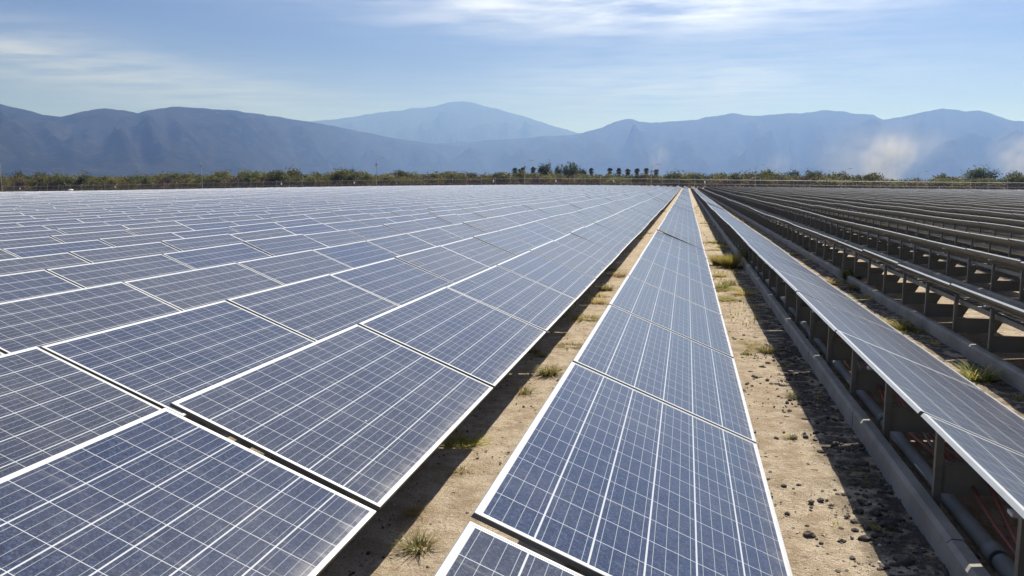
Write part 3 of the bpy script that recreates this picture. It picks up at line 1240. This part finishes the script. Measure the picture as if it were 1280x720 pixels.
TF = {
    'mixed': tuft_mesh(1, 130, .12, .16, [DRY, GREEN, GREEN], .0035),
    'green': tuft_mesh(2, 200, .12, .19, [GREEN, GREEN, DRY], .004),
    'small': tuft_mesh(3, 70, .06, .09, [DRY, GREEN], .003),
    'dry': tuft_mesh(4, 150, .10, .24, [DRY], .0045),
    'flat': tuft_mesh(5, 190, .06, .28, [GREEN, DRY, YELLOW], .005),
    'bush': tuft_mesh(6, 900, .42, .42, [YELLOW, YELLOW, DRY, GREEN], .007, .25),
    'dark': tuft_mesh(7, 700, .36, .36, [GREEN, LEAF_GREEN], .007, .25),
}
tufts = [
    (523, 684, 'mixed', .85, "spiky green and straw tuft on the narrow sandy strip, nearest the camera"),
    (577, 552, 'flat', .8, "low green weed spreading in the shade of the first row left"),
    (578, 588, 'small', .9, "small yellowish tuft midway along the narrow sandy strip"),
    (655, 490, 'small', 1.5, "short green tuft at the shade line of the narrow strip"),
    (686, 466, 'green', 1.0, "full green tuft on the narrow strip beside the second panel corner"),
    (668, 440, 'small', 1.6, "thin weed in the shade above the full green tuft"),
    (712, 432, 'flat', .9, "flat weed patch on the narrow strip beyond the full green tuft"),
    (733, 398, 'flat', 1.2, "grassy patch hugging the shade of the narrow strip"),
    (748, 378, 'dry', 1.1, "straw-coloured grass clump on the narrow strip"),
    (758, 362, 'green', 1.2, "green clump under the low edge of the left row"),
    (772, 345, 'dry', 1.4, "pale dry clump farther along the narrow strip"),
    (912, 334, 'bush', .78, "big yellow-green bush at the shade line of the wide strip"),
    (898, 331, 'bush', .62, "smaller yellow bush touching the panel edge on the wide strip"),
    (936, 328, 'dark', .95, "dark green bush in the shade beside the yellow bush"),
    (900, 345, 'dry', 1.2, "dry clump just in front of the big yellow bush"),
    (898, 362, 'flat', 1.3, "low green band of grass before the yellow bush"),
    (917, 362, 'flat', 1.2, "green grass band at the shade line before the yellow bush"),
    (905, 374, 'flat', 1.3, "yellowish grass band across the wide strip"),
    (893, 392, 'green', .7, "short tuft touching the panel edge on the wide strip"),
    (938, 428, 'flat', .7, "flat green weed on the wide strip"),
    (958, 438, 'green', .8, "green tuft at the shade line of the wide strip"),
    (934, 441, 'small', 1.2, "tiny straw tuft left of the green tuft on the wide strip"),
    (990, 545, 'small', .8, "sparse yellow tuft on the sunlit sand of the wide strip"),
    (1128, 410, 'green', 1.3, "tuft right of the narrow white panel row, farther of two"),
    (1222, 473, 'green', 1.5, "tuft right of the narrow white panel row, nearer of two"),
    (1065, 352, 'dark', .8, "dark bush in the shade beyond the right row"),
    (1030, 330, 'flat', 1.5, "grass patch beyond the right row"),
    (1010, 312, 'dark', .7, "small dark bush far along beyond the right row"),
    (1083, 372, 'flat', 1.2, "low grass patch beside the dark bush beyond the right row"),
]
for px, py, kd, s, lab in tufts:
    x, y = on_ground(px, py)
    o = link('grass_tuft' if kd not in ('bush', 'dark') else 'bush', TF[kd], None, (x, y, ground_z(x, y) - .008))
    o.scale = (s, s, s)
    o.rotation_euler = (0, 0, random.uniform(0, 6.28))
    tag(o, lab, 'grass tuft' if kd not in ('bush', 'dark') else 'bush', 'weeds growing between the rows')
for i in range(46):
    strip = i % 3
    y = math.exp(random.uniform(math.log(9 if strip != 1 else 11), math.log(60)))
    x = (random.uniform(-1.75, -1.15), random.uniform(.5, .95), random.uniform(2.05, 2.6))[strip]
    kd = random.choice(['dry', 'green', 'flat', 'flat', 'dry'])
    o = link('grass_tuft', TF[kd], None, (x, y, ground_z(x, y) - .01))
    s = random.uniform(.8, 1.7)
    o.scale = (s, s, s)
    o.rotation_euler = (0, 0, random.uniform(0, 6.28))
    tag(o, "distant grass clump on the %s" % ("narrow sandy strip", "wide sandy strip", "strip beyond the right row")[strip], 'grass tuft', 'far grass clumps between the rows')
for i in range(54):
    strip = i % 3
    y = math.exp(random.uniform(math.log(2.0), math.log(10)))
    x = (random.choice([random.uniform(-1.75, -1.35), random.gauss(-1.3, .06)]), random.choice([random.uniform(.45, .95), random.gauss(.86, .05)]), random.uniform(2.05, 2.6))[strip]
    if strip == 2:
        y += 4
    o = link('grass_tuft', TF[random.choice(['small', 'small', 'flat', 'dry', 'mixed'])], None, (x, y, ground_z(x, y) - .008))
    s = random.uniform(.22, .6)
    o.scale = (s, s, s * random.uniform(.7, 1.3))
    o.rotation_euler = (0, 0, random.uniform(0, 6.28))
    tag(o, "tiny sprig of weeds on the %s" % ("narrow sandy strip", "wide sandy strip", "strip beyond the right row")[strip], 'grass tuft', 'tiny weeds on the sand')
m = MB()
rr = random.Random(77)
for _ in range(2600):
    st = rr.randrange(3)
    y = math.exp(rr.uniform(math.log(6), math.log(60)))
    x = (rr.uniform(-1.8, -1.1), rr.uniform(.45, 1.0), rr.uniform(2.0, 2.7))[st] + rr.gauss(0, .03)
    pz = ground_z(x, y)
    if noise.noise(Vector((x * .9, y * .45, 3))) < 0.05:
        continue
    a = rr.uniform(0, 6.28)
    l, h = rr.uniform(.02, .07), rr.uniform(.03, .09)
    w = .004 + y * .0003
    ca, sa = math.cos(a), math.sin(a)
    m.quad([(x - sa * w, y + ca * w, pz), (x + sa * w, y - ca * w, pz), (x + ca * l, y + sa * l, pz + h)], rr.randrange(3))
tag(link('grass', m.mesh('grass', [DRY, GREEN, YELLOW])), "thin dry grass along the sandy strips", 'grass', None, 'stuff')

# ------------------------------------------------------------------ fence, lamps, signs
FY = 212.0
fx0, fx1 = -250.0, 122.0
ft = link('perimeter_fence', None)
tag(ft, "long chain-link fence with pale posts across the far end of the field", 'fence')
pm = MB()
pm.tube([(0, 0, -.3), (0, 0, 2.25), (0, .35, 2.6)], .042, 6)
ME_FPOST = pm.mesh('post', POLE)
fxs = np.arange(fx0, fx1 + .1, 4.0)
for x in fxs:
    link('post', ME_FPOST, ft, (x, FY, float(land(x, FY))))
for zt, rd in ((2.22, .045), (1.15, .022), (.12, .022)):
    m = MB()
    m.tube([(x, FY - .03, float(land(x, FY)) + zt) for x in fxs], rd, 5)
    link('rail', m.mesh('rail', STEEL), ft)
MESHM = bpy.data.materials.new("chain_link")
MESHM.use_nodes = True
t = NT(MESHM.node_tree)
o = t.n('ShaderNodeOutputMaterial')
bs = t.n('ShaderNodeBsdfPrincipled')
t.put(bs.inputs['Base Color'], t.mix(t.noise(worldpos(t), .3, 2), (.28, .27, .25), (.36, .34, .31)))
tp_ = t.n('ShaderNodeBsdfTransparent')
mx = t.n('ShaderNodeMixShader')
mx.inputs[0].default_value = .12
t.put(mx.inputs[1], tp_.outputs[0])
t.put(mx.inputs[2], bs.outputs[0])
t.put(o.inputs[0], mx.outputs[0])
m = MB()
for a, b_ in zip(fxs[:-1], fxs[1:]):
    za, zb = float(land(a, FY)), float(land(b_, FY))
    m.quad([(a, FY, za + .05), (b_, FY, zb + .05), (b_, FY, zb + 2.2), (a, FY, za + 2.2)])
link('chain_link_mesh', m.mesh('chain_link_mesh', MESHM), ft)


def at_Y(px, Y):
    r = ray(px, 230)
    return r[0] / r[1] * Y


sm_ = MB()
sm_.box((-.16, -.02, 1.35), (.16, .02, 1.95))
ME_SIGN = sm_.mesh('fence_sign', WHITE)
for i, px in enumerate((25, 144, 352, 443, 617, 695, 767, 881)):
    x = at_Y(px, FY)
    o = link('fence_sign', ME_SIGN, None, (x, FY - .10, float(land(x, FY))))
    tag(o, "small white blank sign on the far fence, %s from the left" % nth(i + 1), 'sign', 'white signs on the fence')


def lamp_parts(H, side):
    p = MB()
    p.tube([(0, 0, -.3), (0, 0, H)], [.10, .06], 8)
    a = MB()
    a.tube([(0, 0, H - .25), (.5 * side, 0, H + .25), (1.6 * side, 0, H + .55)], .03, 6)
    h = MB()
    h.hexa([(1.55 * side - .1, -.12, H + .47), (1.55 * side + .75, -.12, H + .50), (1.55 * side + .75, .12, H + .50), (1.55 * side - .1, .12, H + .47),
            (1.55 * side - .1, -.08, H + .62), (1.55 * side + .7, -.08, H + .60), (1.55 * side + .7, .08, H + .60), (1.55 * side - .1, .08, H + .62)])
    bx_ = MB()
    bx_.box((-.22, -.2, H - 1.5), (.22, .2, H - 1.0))
    return [('pole', p.mesh('pole', POLE)), ('arm', a.mesh('arm', STEEL)), ('lamp_head', h.mesh('lamp_head', STEEL)), ('control_box', bx_.mesh('control_box', STEEL))]


lamps = [(2, 205), (253, 202), (471, 200), (656, 203), (814, 208), (944, 209), (1052, 213.5), (1147, 217)]
for i, (px, py) in enumerate(lamps):
    Y = 211.2
    x = at_Y(px, Y)
    z = float(land(x, Y))
    r = ray(px, py)
    H = EYE + r[2] / r[1] * Y - z
    e = thing('lamp_post', lamp_parts(H, 1), (x, Y, z))
    tag(e, "slender lamp post by the far fence, %s from the left" % nth(i + 1), 'lamp post', 'lamp posts along the fence')

m = MB()
m.box((-.45, -.35, 0), (.45, .35, .9))
ub = m.mesh('cabinet', STEEL)
m = MB()
m.hexa([(-.55, -.45, .9), (.55, -.45, .9), (.55, .45, .9), (-.55, .45, .9), (-.5, -.4, 1.1), (.5, -.4, 1.1), (.5, .4, 1.2), (-.5, .4, 1.2)])
x = at_Y(88, 209)
e = thing('utility_cabinet', [('cabinet', ub), ('roof', m.mesh('roof', WHITE))], (x, 209, float(land(x, 209))))
tag(e, "low white-topped utility cabinet before the fence at far left", 'cabinet')

# ------------------------------------------------------------------ trees beyond the fence
def crown_mesh(seed, w, h, base, mats, clumps=26, leaves=46, size=.30, flat=.75, shell=.55):
    rr = random.Random(seed)
    m = MB()
    for _ in range(clumps):
        while True:
            q = Vector((rr.uniform(-1, 1), rr.uniform(-1, 1), rr.uniform(-.75, 1)))
            if q.length < 1 and q.length > shell * rr.random():
                break
        c = Vector((q.x * w * .5 * .82, q.y * w * .5 * .82, base + (h - base) * (.45 + .45 * q.z)))
        cr = rr.uniform(.16, .30) * w
        mi_ = rr.randrange(len(mats))
        for _ in range(leaves):
            d = Vector((rr.gauss(0, 1), rr.gauss(0, 1), rr.gauss(0, flat))) * cr * .45
            p = c + d
            n = Vector((rr.gauss(0, 1), rr.gauss(0, 1), rr.gauss(.5, 1))).normalized()
            a = n.orthogonal().normalized()
            b_ = n.cross(a)
            s = size * rr.uniform(.5, 1.2)
            w2 = rr.uniform(0, 6.28)
            a, b_ = a * math.cos(w2) + b_ * math.sin(w2), b_ * math.cos(w2) - a * math.sin(w2)
            m.quad([p - a * s, p - b_ * s * .5, p + a * s, p + b_ * s * .5], mi_)
    return m.mesh('crown', mats)


def trunk_mesh(seed, w, h, base):
    rr = random.Random(seed)
    m = MB()
    top = base + (h - base) * .55
    m.tube([(0, 0, -.3), (rr.gauss(0, .1), rr.gauss(0, .1), base * .6), (rr.gauss(0, .15), rr.gauss(0, .15), base)], [.16, .13, .10], 6)
    for _ in range(6):
        a = rr.uniform(0, 6.28)
        rad = w * .38 * rr.uniform(.5, 1)
        m.tube([(0, 0, base * .8), (rad * .4 * math.cos(a), rad * .4 * math.sin(a), base + (top - base) * .5), (rad * math.cos(a), rad * math.sin(a), top + rr.uniform(-.3, .8))], [.09, .06, .025], 5)
    return m.mesh('trunk', BARK)


KT = {
    'olive': [(crown_mesh(10 + i, 5.0, 4.2, .5, [LEAF_OLIVE, LEAF_OLIVE, LEAF_GREEN], 44, 60, .28), trunk_mesh(10 + i, 5.0, 4.2, .9)) for i in range(3)],
    'green': [(crown_mesh(20 + i, 5.2, 5.0, .8, [LEAF_GREEN, LEAF_GREEN, LEAF_OLIVE], 44, 60, .28), trunk_mesh(20 + i, 5.2, 5.0, 1.2)) for i in range(3)],
    'bare': [(crown_mesh(30 + i, 4.6, 3.8, .4, [TWIG, TWIG, LEAF_OLIVE], 34, 56, .24, .9), trunk_mesh(30 + i, 4.6, 3.8, .7)) for i in range(2)],
    'dark': [(crown_mesh(40 + i, 6.0, 6.0, 1.3, [LEAF_DARK, LEAF_DARK, LEAF_GREEN], 40, 60, .26), trunk_mesh(40 + i, 6.0, 6.0, 1.8)) for i in range(3)],
}
TLAB = {'olive': "olive bushy tree in the long tree band behind the fence", 'green': "greener rounded tree in the long tree band behind the fence",
        'bare': "brownish half-bare tree in the long tree band behind the fence"}


_bt = [(-600, 219), (0, 218.5), (150, 217.5), (300, 215), (437, 213.5), (560, 215), (640, 213.5), (760, 215.5), (860, 215.5), (960, 215), (1060, 216), (1120, 220.5), (1200, 221), (1280, 219), (1800, 218)]


def band_height(x, y):
    """how tall the wood stands where it is seen along the skyline"""
    X, _, _ = proj([[x, y, 0]])
    top = float(np.interp(X[0], [a for a, _ in _bt], [b for _, b in _bt]))
    r = ray(X[0], top)
    return EYE + r[2] / r[1] * y - float(land(x, y))


def tree(kd, x, y, s, sz=None, lab=None, group='trees in the band behind the fence', name=None):
    cr, tr = random.choice(KT[kd])
    e = thing(name or 'tree', [('crown', cr), ('trunk', tr)], (x, y, float(land(x, y)) - .1), (0, 0, random.uniform(0, 6.28)), (s, s, sz or s))
    tag(e, lab or TLAB[kd], 'tree', group)
    return e


x = -262.0
while x < 118:
    kd = random.choices(['olive', 'bare', 'green'], [5, 4, 2])[0]
    s = random.uniform(.9, 1.25)
    y = random.uniform(218, 226)
    tree(kd, x * y / 220, y, s, band_height(x * y / 220, y) * random.uniform(.66, .95) / 4.4)
    x += random.uniform(2.1, 3.4)
x = -290.0
while x < 135:
    kd = random.choices(['olive', 'green', 'bare'], [4, 5, 1])[0]
    s = random.uniform(1.05, 1.5)
    y = random.uniform(234, 252)
    tree(kd, x * y / 240, y, s, band_height(x * y / 240, y) * random.uniform(.90, 1.16) / 5.0)
    x += random.uniform(2.9, 4.8)

# tall dark trees standing above the band: (pixel x, pixel top, pixel width, label)
for px, top, wd, lab in ((681, 203.5, 15, "tall round dark tree above the band, left of the wide one"), (714, 205.5, 22, "wide dark tree above the band among the palms"),
                         (728, 210, 9, "small dark round tree right of the wide dark tree"), (697, 209, 8, "small bushy dark tree between the two larger ones"),
                         (960, 213, 14, "dark round tree beside the lamp post at right of the rows"), (1017, 212.5, 20, "dark spreading tree right of the round dark tree"),
                         (1178, 218, 11, "small lone dark tree at right with a bare stem"), (1224, 211.5, 34, "largest dark tree with a dome crown at far right"),
                         (1268, 215.5, 17, "dark tree at the far right edge"), (52, 214, 15, "dark green tree standing up at far left"),
                         (437, 210.5, 13, "dark tree rising above the band left of a lamp post"), (25, 216, 16, "grey-green tree at the far left end"), (992, 214, 15, "green rounded tree left of the dark spreading tree")):
    Y = 262.0
    x = at_Y(px, Y)
    r = ray(px, top)
    z = float(land(x, Y))
    H = EYE + r[2] / r[1] * Y - z
    dep = Y / r[1] * 1.0
    wid = wd / F * dep
    e = tree('dark', x, Y, wid / 5.2, H / 5.4, lab, 'dark trees standing above the band')


def palm_parts(seed, H):
    rr = random.Random(seed)
    tr = MB()
    tr.tube([(0, 0, -.3), (rr.gauss(0, .05), 0, H * .5), (rr.gauss(0, .1), 0, H - .6)], [.28, .2, .17], 7)
    cr = MB()
    for _ in range(70):
        a = rr.uniform(0, 6.28)
        e = rr.uniform(-1.0, 1.35)
        L_ = rr.uniform(.8, 1.2)
        d = Vector((math.cos(a) * math.cos(e), math.sin(a) * math.cos(e), math.sin(e)))
        sd_ = Vector((-math.sin(a), math.cos(a), 0))
        up = d.cross(sd_)
        c0 = Vector((0, 0, H - .5))
        k = c0 + d * L_ * .45
        tips = []
        for f in np.linspace(-1, 1, 7):
            tips.append(k + (d * math.cos(f * 1.2) + sd_ * math.sin(f * 1.2)) * L_ * .6 + Vector((0, 0, -.12 * abs(f))))
        for t0, t1 in zip(tips[:-1], tips[1:]):
            mid = (t0 + t1) / 2
            cr.quad([k, t0 * .8 + mid * .2, mid * .75 + k * .25, t1 * .8 + mid * .2])
        cr.tube([c0, k], .02, 4, cap=False)
    sk = MB()
    for _ in range(60):
        a = rr.uniform(0, 6.28)
        z = H - rr.uniform(.7, 1.9)
        d = Vector((math.cos(a), math.sin(a), 0))
        s2 = Vector((-math.sin(a), math.cos(a), 0))
        p = Vector((0, 0, z)) + d * .25
        sk.quad([p - s2 * .15, p + s2 * .15, p + s2 * .2 + d * .3 + Vector((0, 0, -.7)), p - s2 * .2 + d * .3 + Vector((0, 0, -.7))])
    return [('crown', cr.mesh('crown', LEAF_DARK)), ('trunk', tr.mesh('trunk', BARK)), ('dead_frond_skirt', sk.mesh('dead_frond_skirt', TWIG))]


palms = [(643.5, 209.5), (650, 211), (653.5, 209.5), (666.5, 208.5), (739, 210), (762, 210), (773.5, 210), (784.5, 210.5), (796, 210), (807.5, 210), (820, 211)]
for i, (px, top) in enumerate(palms):
    Y = random.uniform(256, 275)
    x = at_Y(px, Y)
    z = float(land(x, Y))
    r = ray(px, top)
    H = EYE + r[2] / r[1] * Y - z - .5
    e = thing('palm_tree', palm_parts(60 + i, H), (x, Y, z), (0, 0, random.uniform(0, 6.28)))
    tag(e, "slim fan palm above the tree band, %s from the left" % nth(i + 1), 'palm tree', 'fan palms above the tree band')

# low brush along the fence
m = MB()
rr = random.Random(5)
for _ in range(9000):
    x = rr.uniform(-255, 115)
    y = rr.uniform(213, 219)
    hmax = 1.3 + 1.0 * noise.noise(Vector((x * .11, y * .2, 1)))
    p = Vector((x, y, float(land(x, y)) + rr.random() * hmax))
    n = Vector((rr.gauss(0, 1), rr.gauss(0, 1), rr.gauss(.3, 1))).normalized()
    a = n.orthogonal().normalized()
    b_ = n.cross(a)
    s = rr.uniform(.1, .28)
    m.quad([p - a * s, p - b_ * s * .6, p + a * s, p + b_ * s * .6], rr.choices([0, 1, 2], [6, 2, 1])[0])
tag(link('brush', m.mesh('brush', [TWIG, LEAF_OLIVE, LEAF_GREEN])), "low brown brush growing along the far fence", 'brush', None, 'stuff')

# ------------------------------------------------------------------ dust smoke drifting beyond the trees
def smoke(px, py_top, py_base, wpx, lean, dens, lab, seed, Y=900.0, col=(.95, .95, 1.0)):
    import bmesh
    bx0 = at_Y(px, Y)
    z0 = EYE + (229.4 - py_base) / F * Y
    H = (py_base - py_top) / F * Y
    Wd = wpx / F * Y
    bm = bmesh.new()
    bmesh.ops.create_icosphere(bm, subdivisions=3, radius=1)
    me = bpy.data.meshes.new('smoke')
    bm.to_mesh(me)
    bm.free()
    o = link('smoke', me, None, (bx0, Y, z0 + H * .5))
    o.scale = (Wd * .5, Wd * .35, H * .62)
    mt = bpy.data.materials.new('drifting_smoke')
    mt.use_nodes = True
    t = NT(mt.node_tree)
    ou = t.n('ShaderNodeOutputMaterial')
    pv = t.n('ShaderNodeVolumePrincipled')
    pv.inputs['Color'].default_value = (*col, 1)
    oc = objcoord(t)
    sp = t.n('ShaderNodeSeparateXYZ')
    t.put(sp.inputs[0], oc)
    # the plume leans: shift x with height, narrow at the foot
    xs_ = t.m('SUBTRACT', sp.outputs[0], t.m('MULTIPLY', t.m('ADD', sp.outputs[2], .4), lean))
    wid = t.ramp(sp.outputs[2], -.9, .6, .45, .85)
    rad = t.m('POWER', t.m('DIVIDE', xs_, wid), 2.0)
    rad = t.m('ADD', rad, t.m('POWER', sp.outputs[1], 2.0))
    rad = t.m('ADD', rad, t.m('MULTIPLY', t.m('POWER', t.m('ADD', sp.outputs[2], .25), 2.0), .9))
    fall = t.ramp(rad, 0.05, .95, 1.0, 0.0)
    nz = t.ramp(t.noise(t.scale(oc, (1.2, 1.2, .8)), 1.9 + seed * .1, 7, .68), .40, .66)
    t.put(pv.inputs['Density'], t.m('MULTIPLY', t.m('MULTIPLY', fall, nz), dens))
    pv.inputs['Anisotropy'].default_value = 0.4
    t.put(ou.inputs['Volume'], pv.outputs[0])
    me.materials.append(mt)
    tag(o, lab, 'smoke', 'smoke drifting before the right range', 'stuff')


smoke(1085, 150, 234, 250, .15, .0055, "broad faint smoke haze spreading around the larger plume", 5, 1000.0)
smoke(1104, 164, 236, 105, .16, .046, "pinkish white smoke plume rising beyond the trees at right", 1)
smoke(822, 172, 228, 46, .1, .018, "thin wisp of smoke beyond the palms", 2)
smoke(968, 186, 230, 60, .1, .011, "faint smoke wisp left of the larger plume", 3)
smoke(1285, 165, 234, 130, -.15, .024, "faint smoke at the far right edge", 4)
